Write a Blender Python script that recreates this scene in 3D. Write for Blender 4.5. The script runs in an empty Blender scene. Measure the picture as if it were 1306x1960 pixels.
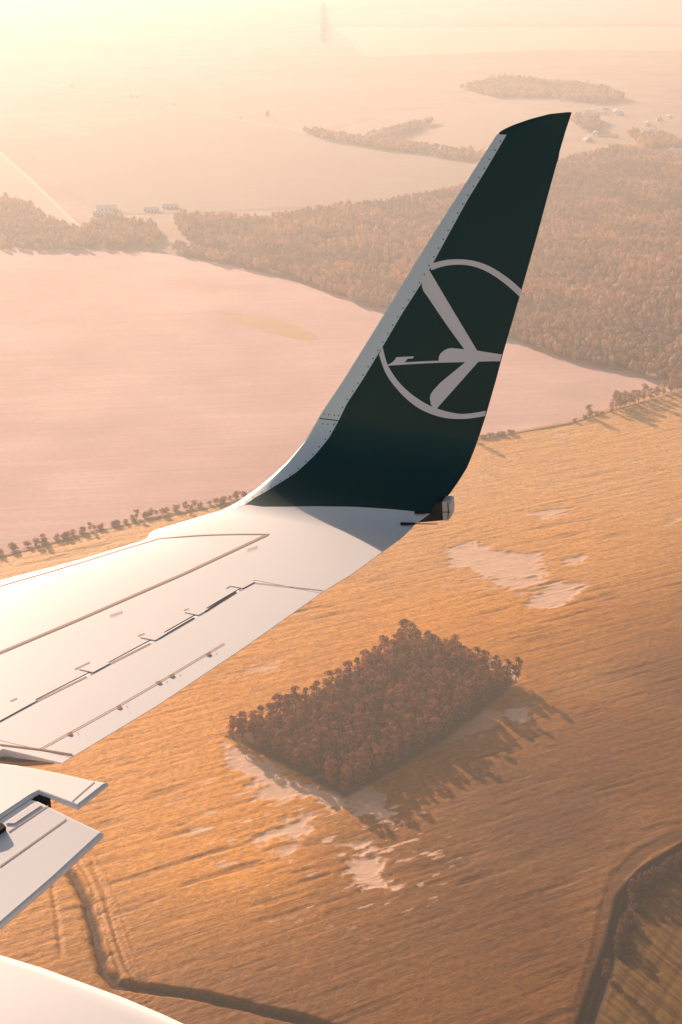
import bpy, bmesh, math, random
import numpy as np
from mathutils import Vector

sc = bpy.context.scene
COL = sc.collection
rad = math.radians

# ------------------------------------------------------------------ camera
F, PITCH, H = 3000.0, rad(22.5), 540.0          # focal length in photo pixels, tilt below the horizon, height above ground
cam_data = bpy.data.cameras.new("camera")
cam = bpy.data.objects.new("camera", cam_data); COL.objects.link(cam)
cam.location = (0, 0, H)
cam.rotation_euler = (rad(90) - PITCH, 0, 0)
cam_data.sensor_fit = 'VERTICAL'
cam_data.sensor_height = 36.0
cam_data.lens = 36.0 * F / 1960.0
cam_data.clip_start = 0.5
cam_data.clip_end = 40000
sc.camera = cam

# ------------------------------------------------------------------ sky, sun, exposure
SUN_EL, SUN_AZ = rad(16.5), rad(119)            # azimuth measured from +X, counter-clockwise
w = bpy.data.worlds.new("World"); sc.world = w; w.use_nodes = True
nt = w.node_tree; nt.nodes.clear()
sky = nt.nodes.new('ShaderNodeTexSky'); sky.sky_type = 'NISHITA'; sky.sun_disc = False
sky.sun_elevation = SUN_EL; sky.sun_rotation = rad(90) - SUN_AZ
sky.altitude = 600; sky.air_density = 1.0; sky.dust_density = 4.0; sky.ozone_density = 0.6
bg = nt.nodes.new('ShaderNodeBackground'); bg.inputs['Strength'].default_value = 0.065
wo = nt.nodes.new('ShaderNodeOutputWorld')
tint = nt.nodes.new('ShaderNodeMix'); tint.data_type = 'RGBA'; tint.blend_type = 'MULTIPLY'; tint.inputs[0].default_value = 1.0; tint.inputs[7].default_value = (1.0, 0.89, 0.80, 1)
nt.links.new(sky.outputs[0], tint.inputs[6]); nt.links.new(tint.outputs[2], bg.inputs['Color']); nt.links.new(bg.outputs[0], wo.inputs['Surface'])

sd = bpy.data.lights.new("sun", 'SUN'); sd.energy = 5.0; sd.angle = rad(0.5); sd.color = (1.0, 0.72, 0.55)
sun = bpy.data.objects.new("sun", sd); COL.objects.link(sun)
SDIR = Vector((math.cos(SUN_EL)*math.cos(SUN_AZ), math.cos(SUN_EL)*math.sin(SUN_AZ), math.sin(SUN_EL)))
sun.rotation_euler = SDIR.to_track_quat('Z', 'Y').to_euler(); sun.location = (0, 0, 900)

sc.view_settings.view_transform = 'Standard'; sc.view_settings.look = 'None'
sc.view_settings.exposure = 0.95; sc.view_settings.gamma = 1.0
sc.cycles.volume_bounces = 0
sc.cycles.max_bounces = 6
sc.cycles.use_denoising = True

HAZE_DENSITY, HAZE_G, HAZE_COL = 0.00014, 0.42, (0.92, 0.92, 0.92)

# ------------------------------------------------------------------ helpers
def ray(px, py):
    x, y = (px-653)/F, (980-py)/F
    return np.array([x, math.cos(PITCH)+y*math.sin(PITCH), -math.sin(PITCH)+y*math.cos(PITCH)])
CAMP = np.array([0, 0, H])
def gp(px, py, z=0.0):
    r = ray(px, py); t = (z-H)/r[2]; p = r*t+CAMP; return (float(p[0]), float(p[1]))
def gpoly(pts, z=0.0): return [gp(x, y, z) for x, y in pts]

def hash2(ix, iy, seed):
    n = (ix.astype(np.int64)*374761393 + iy.astype(np.int64)*668265263 + seed*1442695041) & 0xffffffff
    n = ((n ^ (n >> 13))*1274126177) & 0xffffffff
    return ((n ^ (n >> 16)) & 0xffff)/65535.0
def vnoise(x, y, seed=0):
    ix, iy = np.floor(x), np.floor(y); fx, fy = x-ix, y-iy
    fx, fy = fx*fx*(3-2*fx), fy*fy*(3-2*fy)
    a, b, c, d = hash2(ix, iy, seed), hash2(ix+1, iy, seed), hash2(ix, iy+1, seed), hash2(ix+1, iy+1, seed)
    return (a*(1-fx)+b*fx)*(1-fy)+(c*(1-fx)+d*fx)*fy
def fbm(x, y, seed=0, o=3):
    r, a, t = 0, 1.0, 0
    for k in range(o):
        r = r+a*vnoise(x*2**k, y*2**k, seed+k*17); t += a; a *= .5
    return r/t
def sstep(a, b, x):
    t = np.clip((x-a)/(b-a), 0, 1); return t*t*(3-2*t)
def inpoly(x, y, poly):
    r = np.zeros(x.shape, bool); n = len(poly)
    for i in range(n):
        x1, y1 = poly[i]; x2, y2 = poly[(i+1) % n]
        if y1 == y2: continue
        r ^= ((y1 > y) != (y2 > y)) & (x < (x2-x1)*(y-y1)/(y2-y1)+x1)
    return r
def pdist(x, y, line, closed=False):
    d = np.full(np.shape(x), 1e9); L = list(line)+([line[0]] if closed else [])
    for (x1, y1), (x2, y2) in zip(L[:-1], L[1:]):
        vx, vy = x2-x1, y2-y1; q = vx*vx+vy*vy+1e-9
        t = np.clip(((x-x1)*vx+(y-y1)*vy)/q, 0, 1)
        d = np.minimum(d, np.hypot(x-x1-t*vx, y-y1-t*vy))
    return d
def sdf(x, y, poly):                       # positive inside
    d = pdist(x, y, poly, True); return np.where(inpoly(x, y, poly), d, -d)

def tag(o, label=None, cat=None, group=None, kind=None):
    if label: o['label'] = label
    if cat: o['category'] = cat
    if group: o['group'] = group
    if kind: o['kind'] = kind
    return o
def link(name, me, mat=None, parent=None):
    o = bpy.data.objects.new(name, me); COL.objects.link(o)
    if mat is not None:
        for m in (mat if isinstance(mat, (list, tuple)) else [mat]): me.materials.append(m)
    if parent: o.parent = parent
    return o
def mesh_np(name, v, f, smooth=True):
    """v (n,3), f (m,k) uniform faces"""
    me = bpy.data.meshes.new(name); v = np.asarray(v, np.float32); f = np.asarray(f, np.int32)
    me.vertices.add(len(v)); me.vertices.foreach_set('co', v.ravel())
    k = f.shape[1]; me.loops.add(f.size); me.loops.foreach_set('vertex_index', f.ravel())
    me.polygons.add(len(f)); me.polygons.foreach_set('loop_start', np.arange(0, f.size, k, dtype=np.int32))
    me.polygons.foreach_set('loop_total', np.full(len(f), k, np.int32))
    me.polygons.foreach_set('use_smooth', np.full(len(f), smooth, bool))
    me.update(calc_edges=True); me.validate(); return me
def attr(me, name, vals):
    a = me.attributes.new(name, 'FLOAT', 'POINT'); a.data.foreach_set('value', np.asarray(vals, np.float32).ravel())

# ------------------------------------------------------------------ materials
class NG:
    def __init__(s, name):
        s.m = bpy.data.materials.new(name); s.m.use_nodes = True; s.t = s.m.node_tree; s.t.nodes.clear()
        s.out = s.n('ShaderNodeOutputMaterial')
    def n(s, ty, **kw):
        x = s.t.nodes.new(ty)
        for k, v in kw.items(): setattr(x, k, v)
        return x
    def set(s, sock, v):
        if isinstance(v, bpy.types.NodeSocket): s.t.links.new(v, sock)
        else: sock.default_value = v
    def pos(s, scale=(1, 1, 1), rot=0.0):
        g = s.n('ShaderNodeNewGeometry'); m = s.n('ShaderNodeMapping'); m.vector_type = 'TEXTURE' if False else 'POINT'
        r = s.n('ShaderNodeVectorRotate'); r.rotation_type = 'Z_AXIS'; r.inputs['Angle'].default_value = rot
        s.t.links.new(g.outputs['Position'], r.inputs['Vector']); s.t.links.new(r.outputs[0], m.inputs['Vector'])
        m.inputs['Scale'].default_value = scale; return m.outputs[0]
    def objpos(s, scale=(1, 1, 1)):
        g = s.n('ShaderNodeTexCoord'); m = s.n('ShaderNodeMapping'); s.t.links.new(g.outputs['Object'], m.inputs['Vector'])
        m.inputs['Scale'].default_value = scale; return m.outputs[0]
    def noise(s, vec, scale=1.0, detail=3.0, rough=.55):
        x = s.n('ShaderNodeTexNoise'); s.t.links.new(vec, x.inputs['Vector'])
        x.inputs['Scale'].default_value = scale; x.inputs['Detail'].default_value = detail; x.inputs['Roughness'].default_value = rough
        return x.outputs['Fac']
    def ramp(s, fac, stops):
        r = s.n('ShaderNodeValToRGB'); s.t.links.new(fac, r.inputs[0]); e = r.color_ramp.elements
        while len(e) < len(stops): e.new(.5)
        for el, (p, c) in zip(e, stops):
            el.position = p; el.color = (c, c, c, 1) if isinstance(c, (int, float)) else (*c, 1)
        return r.outputs[0]
    def mix(s, fac, a, b, mode='MIX'):
        x = s.n('ShaderNodeMix'); x.data_type = 'RGBA'; x.blend_type = mode
        s.set(x.inputs[0], fac)
        for sock, v in ((x.inputs[6], a), (x.inputs[7], b)):
            s.set(sock, v if isinstance(v, bpy.types.NodeSocket) else (*v, 1))
        return x.outputs[2]
    def at(s, name):
        x = s.n('ShaderNodeAttribute'); x.attribute_name = name; return x.outputs['Fac']
    def math(s, op, a, b=0.0, c=0.0):
        x = s.n('ShaderNodeMath'); x.operation = op; s.set(x.inputs[0], a); s.set(x.inputs[1], b); s.set(x.inputs[2], c); return x.outputs[0]
    def bump(s, h, strength, dist):
        x = s.n('ShaderNodeBump'); x.inputs['Strength'].default_value = strength; x.inputs['Distance'].default_value = dist
        s.t.links.new(h, x.inputs['Height']); return x.outputs[0]
    def pbr(s, color, rough=.9, spec=.2, normal=None, metal=0.0, coat=0.0, transl=None):
        p = s.n('ShaderNodeBsdfPrincipled')
        s.set(p.inputs['Base Color'], color if isinstance(color, bpy.types.NodeSocket) else (*color, 1))
        s.set(p.inputs['Roughness'], rough); p.inputs['Specular IOR Level'].default_value = spec
        s.set(p.inputs['Metallic'], metal); p.inputs['Coat Weight'].default_value = coat; p.inputs['Coat Roughness'].default_value = .06
        if normal is not None: s.t.links.new(normal, p.inputs['Normal'])
        sh = p.outputs[0]
        if transl is not None:
            t = s.n('ShaderNodeBsdfTranslucent'); s.set(t.inputs[0], color if isinstance(color, bpy.types.NodeSocket) else (*color, 1))
            mx = s.n('ShaderNodeMixShader'); mx.inputs[0].default_value = transl
            s.t.links.new(sh, mx.inputs[1]); s.t.links.new(t.outputs[0], mx.inputs[2]); sh = mx.outputs[0]
        s.t.links.new(sh, s.out.inputs['Surface']); return s.m

ROW = rad(28)
def mat_plain_field(name, c1, c2, scale, stripe=0.0, rot=0.0, bump=.0):
    g = NG(name); p = g.pos(); big = g.noise(p, scale, 4)
    col = g.mix(g.ramp(big, [(.35, 0.0), (.65, 1.0)]), c1, c2)
    fine = g.noise(p, .15, 4, .7)
    col = g.mix(g.math('MULTIPLY', g.ramp(fine, [(.3, 0.0), (.7, 1.0)]), .25), col, tuple(x*.6 for x in c1))
    ps = g.pos((.004, .12, 1), -rot); st = g.noise(ps, 1.0, 4, .6)
    if stripe: col = g.mix(g.math('MULTIPLY', g.ramp(st, [(.4, 0.0), (.62, 1.0)]), stripe), col, tuple(x*.55 for x in c2))
    nrm = g.bump(g.math('ADD', st, g.math('MULTIPLY', fine, .5)), bump, 1.2) if bump else None
    return g.pbr(col, .95, .1, nrm)

def mat_crop():
    g = NG('crop'); p = g.pos(); soil = g.at('soil'); tone = g.at('tone'); dark = g.at('dark')
    ps = g.pos((.035, .42, 1), -ROW)
    st = g.noise(ps, 1.0, 4, .6)
    fine = g.noise(p, 0.55, 4, .75)
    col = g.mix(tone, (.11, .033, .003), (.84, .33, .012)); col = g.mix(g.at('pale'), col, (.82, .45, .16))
    col = g.mix(g.math('MULTIPLY', g.ramp(st, [(.38, 1.0), (.55, 0.0)]), .35), col, g.mix(1.0, col, (.5, .45, .5), 'MULTIPLY'))
    col = g.mix(g.math('MULTIPLY', g.ramp(fine, [(.38, 1.0), (.56, 0.0)]), .5), col, g.mix(1.0, col, (.5, .48, .5), 'MULTIPLY'))
    sx = g.n('ShaderNodeSeparateXYZ'); wv = g.pos((1, 1, 1), -ROW); g.t.links.new(wv, sx.inputs[0])
    vv = g.math('ADD', sx.outputs[1], g.math('MULTIPLY', g.noise(g.pos((.004, .004, 1)), 1.0, 2), 9.0))
    fr = g.math('ABSOLUTE', g.math('SUBTRACT', g.math('FRACT', g.math('DIVIDE', vv, 21.0)), .5))
    tr = g.ramp(g.math('ABSOLUTE', g.math('SUBTRACT', fr, .045)), [(.010, 1.0), (.026, 0.0)])
    tr = g.math('MULTIPLY', tr, g.ramp(g.noise(g.pos((.012, .012, 1)), 1.0, 3), [(.42, .15), (.60, .75)]))
    col = g.mix(tr, col, g.mix(1.0, col, (.42, .42, .5), 'MULTIPLY'))
    mot = g.noise(p, .22, 5, .75); col = g.mix(g.math('MULTIPLY', g.ramp(mot, [(.40, 1.0), (.56, 0.0)]), .45), col, g.mix(1.0, col, (.55, .5, .5), 'MULTIPLY'))
    sn = g.noise(p, .12, 4, .7)
    scol = g.mix(sn, (.60, .36, .24), (.80, .54, .38))
    edge = g.math('ADD', soil, g.math('MULTIPLY', g.math('SUBTRACT', fine, .5), .55))
    col = g.mix(g.ramp(edge, [(.25, 0.0), (.75, 1.0)]), col, scol)
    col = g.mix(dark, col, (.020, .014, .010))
    h = g.math('ADD', g.math('MULTIPLY', st, .9), fine)
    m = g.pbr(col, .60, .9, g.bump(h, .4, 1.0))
    pb = [x for x in g.t.nodes if x.type == 'BSDF_PRINCIPLED'][0]
    g.set(pb.inputs['Specular IOR Level'], g.math('MULTIPLY', g.math('SUBTRACT', 1.0, dark), .2))
    g.t.links.new(g.mix(.3, col, (1, .6, .28)), pb.inputs['Specular Tint'])
    return m

def mat_leaf(name, c1, c2, c3):
    g = NG(name); oi = g.n('ShaderNodeObjectInfo'); p = g.pos()
    n = g.noise(p, .35, 3)
    col = g.mix(oi.outputs['Random'], c1, c2); col = g.mix(g.ramp(n, [(.4, 0.0), (.62, 1.0)]), col, c3)
    return g.pbr(col, .85, .15, transl=.25)

M = {}
M['crop'] = mat_crop()
M['leaf'] = mat_leaf('leaf_autumn', (.30, .105, .028), (.09, .036, .014), (.46, .18, .05))
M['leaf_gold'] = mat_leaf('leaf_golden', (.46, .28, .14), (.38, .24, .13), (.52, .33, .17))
M['leaf_dark'] = mat_leaf('leaf_hedge', (.13, .062, .036), (.08, .045, .03), (.19, .09, .05))
g = NG('bark'); M['bark'] = g.pbr(g.mix(g.noise(g.objpos(), 3.0), (.06, .045, .035), (.13, .10, .08)), .9)
def mat_wood():
    g = NG('wood_mass'); t = g.at('tint'); n = g.noise(g.pos(), .4, 3)
    col = g.mix(t, (.42, .30, .22), (.88, .58, .37)); col = g.mix(g.ramp(n, [(.4, 0.0), (.65, .5)]), col, (.40, .27, .18))  # pale crowns: part of the distance haze is put into this colour
    return g.pbr(col, .9, .1, transl=.5)
M['wood'] = mat_wood()

# ------------------------------------------------------------------ ground sheet
def mat_ground():
    g = NG('ground'); p = g.pos()
    v = g.n('ShaderNodeTexVoronoi'); v.inputs['Scale'].default_value = .0021
    wp = g.n('ShaderNodeVectorMath'); wp.operation = 'ADD'; nn = g.n('ShaderNodeTexNoise'); nn.inputs['Scale'].default_value = .0018
    g.t.links.new(p, nn.inputs['Vector']); sv = g.n('ShaderNodeVectorMath'); sv.operation = 'SCALE'; sv.inputs['Scale'].default_value = 260
    g.t.links.new(nn.outputs['Color'], sv.inputs[0]); g.t.links.new(p, wp.inputs[0]); g.t.links.new(sv.outputs[0], wp.inputs[1])
    mp = g.n('ShaderNodeMapping'); mp.inputs['Rotation'].default_value = (0, 0, .42); mp.inputs['Scale'].default_value = (1, 1.9, 1)
    g.t.links.new(wp.outputs[0], mp.inputs[0]); g.t.links.new(mp.outputs[0], v.inputs['Vector'])
    v.distance = 'CHEBYCHEV'
    sep = g.n('ShaderNodeSeparateColor'); g.t.links.new(v.outputs['Color'], sep.inputs[0])
    col = g.ramp(sep.outputs[0], [(0, (.36, .27, .20)), (.35, (.42, .32, .25)), (.65, (.43, .32, .27)), (1, (.34, .26, .19))])
    n = g.noise(p, .012, 5, .65); col = g.mix(g.math('MULTIPLY', g.ramp(n, [(.42, 0.0), (.6, 1.0)]), .5), col, (.30, .22, .16))
    ps = g.pos((.002, .02, 1), -.25); st = g.noise(ps, 1.0, 4)
    col = g.mix(g.math('MULTIPLY', g.ramp(st, [(.48, 0.0), (.62, 1.0)]), .35), col, (.31, .23, .18))
    return g.pbr(col, .95, .1)
G = 14000
GX = [-G, -4500, -2000, -900, -400, -320, 60, 430, 480, 900, 2000, 4500, G]; GY = [-G, -3000, -500, 200, 495, 515, 860, 930, 1300, 1800, 2400, 3600, 5500, 8500, G]
gv = [(x, y, -4.5 if (-350 < x < 450 and 500 < y < 880) else -.6) for y in GY for x in GX]; nx_ = len(GX)   # dips under the ditches
me = mesh_np('ground', gv, [(j*nx_+i, j*nx_+i+1, (j+1)*nx_+i+1, (j+1)*nx_+i) for j in range(len(GY)-1) for i in range(nx_-1)], False)
tag(link('ground', me, mat_ground()), kind='structure')

def sheet(name, poly, z, mat, jag=0.0, seed=0, kind='structure', step=14.0):
    """flat outline sheet with a slightly irregular edge"""
    rnd = random.Random(seed); pts = []
    n = len(poly)
    for i in range(n):
        a, b = Vector(poly[i]), Vector(poly[(i+1) % n]); L = (b-a).length; k = max(1, int(L/step)) if jag else 1
        nr = Vector((-(b-a).y, (b-a).x)).normalized() if L > 0 else Vector((0, 0))
        for j in range(k):
            q = a.lerp(b, j/k)
            if jag and j: q = q+nr*rnd.uniform(-jag, jag)
            pts.append((q.x, q.y, z))
    bm = bmesh.new(); vs = [bm.verts.new(p) for p in pts]; f = bm.faces.new(vs)
    if f.calc_area() and f.normal.z < 0: f.normal_flip()
    bm.normal_update()
    if f.normal.z < 0: f.normal_flip()
    bmesh.ops.triangulate(bm, faces=[f])
    me = bpy.data.meshes.new(name); bm.to_mesh(me); bm.free()
    return tag(link(name, me, mat), kind=kind)

HEDGE = [(-420, 1185), (0, 1064), (140, 1026), (280, 994), (430, 963), (700, 895), (920, 838), (1090, 806), (1180, 776), (1330, 738), (1520, 690)]
PLOUGH = [(-420, 1185), (0, 1064), (140, 1026), (280, 994), (430, 963), (700, 895), (920, 838), (1090, 806), (1180, 776), (1330, 738),
          (1100, 685), (980, 648), (860, 618), (740, 590), (650, 566), (560, 538), (500, 521), (400, 500), (300, 484), (150, 477), (0, 478), (-420, 478)]
sheet('ploughed_field', gpoly(PLOUGH), 0.0, mat_plain_field('ploughed_soil', (.61, .40, .35), (.76, .53, .47), .006, .22, rad(8), .35), 1.5, 3)
sheet('grass_patch', gpoly([(420, 598), (450, 600), (500, 606), (560, 620), (605, 640), (608, 650), (590, 654), (540, 643), (480, 626), (440, 612)]), .06,
      mat_plain_field('patch_grass', (.62, .42, .24), (.58, .40, .24), .03, .2), 2.0, 4)
sheet('grass_patch', gpoly([(1012, 662), (1030, 662), (1062, 675), (1066, 681), (1040, 677)]), .06, bpy.data.materials['patch_grass'], 1.5, 5)
sheet('stubble_field', gpoly([(60, 292), (200, 248), (330, 212), (520, 240), (700, 272), (900, 305), (1000, 325), (830, 368), (740, 385), (640, 395), (330, 408), (185, 410), (110, 345)]), 0.0,
      mat_plain_field('stubble', (.38, .30, .25), (.35, .275, .23), .004, .15, rad(-10)), 3.0, 6)
sheet('pale_field', gpoly([(-420, 300), (0, 290), (60, 345), (152, 440), (100, 442), (0, 375), (-420, 330)]), 0.0,
      mat_plain_field('pale_stubble', (.48, .41, .34), (.44, .37, .30), .004, .1, rad(-10)), 3.0, 7)
sheet('meadow', gpoly([(600, 262), (760, 215), (900, 200), (1010, 208), (1090, 222), (960, 262), (900, 300), (820, 288)]), 0.0,
      mat_plain_field('meadow_grass', (.46, .35, .28), (.43, .33, .26), .006, .1), 4.0, 8)
sheet('far_field', gpoly([(625, 20), (1400, 8), (1400, 46), (630, 46)]), 0.0, mat_plain_field('far_soil', (.42, .32, .26), (.46, .35, .28), .003), 5.0, 9)
sheet('far_field', gpoly([(640, 52), (1400, 52), (1400, 98), (1050, 96), (700, 110)]), 0.0, mat_plain_field('far_grass', (.58, .44, .32), (.60, .45, .33), .003), 5.0, 10)

def ribbon2(name, line, width, z, mat):
    L = [Vector(p) for p in line]; v = []
    for i, p in enumerate(L):
        d = (L[min(i+1, len(L)-1)]-L[max(i-1, 0)]).normalized(); n = Vector((-d.y, d.x))*width/2
        v += [(*(p+n), z), (*(p-n), z)]
    f = [(2*i, 2*i+1, 2*i+3, 2*i+2) for i in range(len(L)-1)]
    me = mesh_np(name, v, f, False); return tag(link(name, me, mat), kind='structure')
gr = NG('gravel'); M['gravel'] = gr.pbr(gr.mix(gr.noise(gr.pos(), .3, 4), (.50, .42, .34), (.62, .54, .45)), .95)
gr = NG('dirt'); M['dirt'] = gr.pbr(gr.mix(gr.noise(gr.pos(), .3, 4), (.34, .24, .16), (.46, .33, .23)), .95)
ribbon2('road', gpoly([(-60, 240), (0, 292), (60, 345), (155, 438)]), 7, .07, M['gravel'])
ribbon2('road', gpoly([(-60, 146), (0, 152), (140, 172), (300, 200), (500, 238), (700, 272), (900, 305)]), 6, .07, M['gravel'])
ribbon2('dirt_track', gpoly([(300, 470), (380, 488), (480, 505), (560, 530), (650, 560)]), 7, .07, M['dirt'])
ribbon2('dirt_track', gpoly([(-300, 1146), (0, 1068), (140, 1030), (280, 998), (430, 967), (700, 899), (920, 842), (1090, 811), (1180, 784), (1330, 745)]), 4, 1.45, M['dirt'])

# ------------------------------------------------------------------ crop field (real relief)
CL, CT, CR, CB = gp(428, 1412), gp(780, 1188, 17), gp(996, 1296, 4), gp(662, 1530)
COPSE = [CL, gp(560, 1320, 17), CT, gp(880, 1228, 15), CR, gp(850, 1420), CB, gp(540, 1465)]
DITCH_L = gpoly([(95, 1640), (140, 1680), (168, 1730), (186, 1800), (200, 1860), (222, 1885), (300, 1898), (380, 1908), (450, 1925), (560, 1950), (700, 1990), (820, 2050)])
TRACK_L = [gpoly([(150, 1650), (172, 1690), (190, 1740), (210, 1810), (232, 1868), (262, 1900)]),
           gpoly([(175, 1655), (200, 1710), (218, 1780), (240, 1850), (268, 1885)]),
           gpoly([(100, 1700), (110, 1760), (118, 1830)])]
DITCH_R = gpoly([(1400, 1560), (1306, 1632), (1240, 1672), (1196, 1720), (1178, 1800), (1158, 1860), (1140, 1910), (1122, 1965), (1090, 2060)])
LANE_R = gpoly([(1306, 1600), (1235, 1632), (1185, 1680), (1165, 1740), (1150, 1820), (1130, 1890), (1105, 1965)])
SOILS = [  # bare patches, photo outlines
 [(850, 1050), (905, 1040), (955, 1056), (1000, 1062), (1035, 1058), (1030, 1080), (1045, 1098), (1010, 1110), (960, 1108), (925, 1110), (900, 1090), (868, 1082)],
 [(925, 1110), (1000, 1105), (1045, 1108), (1010, 1128), (975, 1130)],
 [(1010, 1148), (1060, 1118), (1115, 1118), (1100, 1145), (1060, 1165), (1010, 1162)],
 [(1080, 1070), (1118, 1064), (1120, 1076), (1085, 1082)],
 [(1010, 985), (1060, 975), (1100, 972), (1080, 985), (1040, 992)],
 [(1190, 884), (1230, 879), (1215, 886)], [(1060, 832), (1090, 829), (1085, 838), (1062, 838)],
 [(1265, 1005), (1310, 985), (1320, 995), (1280, 1006)],
 [(425, 1420), (470, 1440), (560, 1490), (640, 1520), (760, 1562), (750, 1572), (640, 1548), (560, 1520), (500, 1500), (440, 1470)],
 [(640, 1515), (700, 1500), (745, 1520), (735, 1550), (680, 1545)],
 [(480, 1510), (540, 1490), (590, 1520), (540, 1540), (490, 1530)],
 [(478, 1612), (510, 1592), (560, 1570), (605, 1562), (590, 1590), (530, 1610), (495, 1622)],
 [(510, 1640), (560, 1625), (545, 1645)],
 [(655, 1660), (690, 1632), (725, 1640), (735, 1665), (738, 1700), (705, 1700), (668, 1685)],
 [(640, 1618), (700, 1608), (720, 1622), (690, 1630)],
 [(935, 1265), (965, 1272), (990, 1290), (985, 1298), (955, 1285)],
 [(965, 1358), (990, 1350), (1010, 1362), (1018, 1378), (1000, 1392), (985, 1380), (970, 1378)],
 [(830, 1400), (900, 1370), (960, 1355), (970, 1385), (920, 1410), (850, 1425)],
 [(425, 1295), (480, 1280), (540, 1265), (530, 1278), (470, 1292), (430, 1302)],
]
STRENGTH = {9: .62, 17: .45, 16: .75, 4: .8, 5: .7, 6: .6, 18: .6, 7: .6, 12: .7}
def build_crop():
    st = 1.2
    xs = np.arange(-440, 560, st); ys = np.arange(490, 1780, st)
    X, Y = np.meshgrid(xs, ys); ca, sa = math.cos(ROW), math.sin(ROW)
    U, V = X*ca+Y*sa, -X*sa+Y*ca
    outline = gpoly(HEDGE)+[(560, 1900), (700, 400), (-600, 400), (-600, 900)]
    warp = (fbm(X/80, Y/80, 5)-.5)*7
    big = fbm(X/110, Y/110, 11, 3)
    h = np.full(X.shape, 1.15)
    h += .04*(fbm(U/16, (V+warp)/2.6, 21, 2)-.5)*2*(.4+big)
    s1 = .92*fbm(U/42, (V+warp)/5.5, 31, 3)+.08*fbm(X/5, Y/5, 33, 2); streak = sstep(.56, .76, s1)*sstep(.36, .66, fbm(X/70, Y/70, 41, 2))
    h -= .42*streak
    s2 = fbm(U/60, (V+warp*.4)/2.6, 51, 2); h -= .09*sstep(.58, .75, s2)
    h += .10*(np.abs(np.mod((V+warp*.3)/9.0, 1)-.5) < .12)*-1.0*sstep(.35, .6, fbm(X/90, Y/90, 61, 2))
    h += .24*(vnoise(X/1.5, Y/1.5, 71)-.5)+.16*(vnoise(X/3.1, Y/3.1, 72)-.5)+.3*(fbm(X/9, Y/6, 73, 2)-.5)
    h += .8*(fbm(X/140, Y/140, 81, 2)-.5)
    # bare patches
    soil = np.zeros(X.shape); n1 = (fbm(U/14, V/4, 91, 3)-.5)*15; n2 = (fbm(X/3, Y/3, 92, 2)-.5)*7
    for P in SOILS:
        W = gpoly(P); cx = [p[0] for p in W]; cy = [p[1] for p in W]
        m = (X > min(cx)-15) & (X < max(cx)+15) & (Y > min(cy)-15) & (Y < max(cy)+15)
        if not m.any(): continue
        d = sdf(X[m], Y[m], W)+n1[m]+n2[m]+.6
        amp = STRENGTH.get(SOILS.index(P), .95)*(.72+.5*fbm(X[m]/12, Y[m]/7, 97, 3))
        soil[m] = np.maximum(soil[m], np.clip(amp, 0, 1)*sstep(-5.0, 5.5, d+(fbm(X[m]/2.5, Y[m]/2.5, 93, 2)-.5)*5))
    # flecks of thin crop round the patches
    soil_h = soil.copy(); fl = sstep(.60, .78, fbm(U/13, V/3.6, 95, 3)); cpos = [gp(950, 1100), gp(560, 1590), gp(690, 1650), gp(520, 1490)]
    near = sum(np.exp(-((X-a)**2+(Y-b)**2)/(2*45**2)) for a, b in cpos); soil = np.maximum(soil, fl*np.clip(near, 0, 1)*.9)
    # copse floor
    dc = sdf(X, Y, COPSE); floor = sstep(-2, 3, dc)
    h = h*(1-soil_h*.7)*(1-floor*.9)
    dark = np.zeros(X.shape)
    dL = pdist(X, Y, DITCH_L)+(fbm(X/9, Y/9, 101, 2)-.5)*2.5
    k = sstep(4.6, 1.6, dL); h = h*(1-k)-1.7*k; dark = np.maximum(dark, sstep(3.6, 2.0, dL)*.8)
    for i, T in enumerate(TRACK_L):
        d = pdist(X, Y, T); h -= .7*sstep(1.6, .5, d)
        for off in (4.0, 7.5, 11): h -= .35*sstep(.9, .3, np.abs(d-off))*(i == 0)
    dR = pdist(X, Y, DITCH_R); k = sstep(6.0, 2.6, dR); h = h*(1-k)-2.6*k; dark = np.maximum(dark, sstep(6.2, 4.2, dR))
    d = pdist(X, Y, LANE_R); k = sstep(5.5, 4.0, d)*.6; h = h*(1-k)+.25*k
    GX0, GY0 = gp(450, 1620)
    pale = np.clip(sstep(1000, 1380, Y-.35*X)+.5*(fbm(X/90, Y/90, 121, 2)-.5), 0, 1)  # paler towards the far edge: distance haze put into the crop colour
    tone = np.clip(.10+.85*sstep(640, 1020, Y-1.2*X)+.35*(fbm(X/100, Y/100, 111, 3)-.5)+.55*np.exp(-((X-GX0)**2/55**2+(Y-GY0)**2/70**2)), 0, 1)  # crop tone, with light and haze falloff across the field painted in
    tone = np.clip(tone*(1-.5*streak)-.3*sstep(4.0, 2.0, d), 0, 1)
    # right-hand field beyond the ditch: separate object, so cut it here
    right = gpoly([(1450, 1540), (1306, 1636), (1240, 1676), (1198, 1722), (1180, 1802), (1160, 1862), (1142, 1912), (1124, 1967), (1080, 2120), (1700, 2120)])
    fence = gpoly(HEDGE)
    keep = inpoly(X, Y, outline) & (Y < 1775)
    ny, nx = X.shape; idx = np.arange(nx*ny).reshape(ny, nx)
    out = []
    rmask = inpoly(X, Y, right)
    for name, m in (('crop_field', keep & ~rmask), ('stubble_strip_field', keep & rmask)):
        f4 = m[:-1, :-1]
        q = np.stack([idx[:-1, :-1][f4], idx[:-1, 1:][f4], idx[1:, 1:][f4], idx[1:, :-1][f4]], 1)
        used = np.unique(q); rm = np.full(nx*ny, -1); rm[used] = np.arange(len(used))
        Z = h.copy()
        if name != 'crop_field': Z = Z*.35-.2+.45*(np.abs(np.mod((X*.86-Y*.5)/11, 1)-.5) < .16)*-.5; Z[dR < 5] = h[dR < 5]
        v = np.stack([X.ravel()[used], Y.ravel()[used], Z.ravel()[used]], 1)
        me = mesh_np(name, v, rm[q], True)
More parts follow.
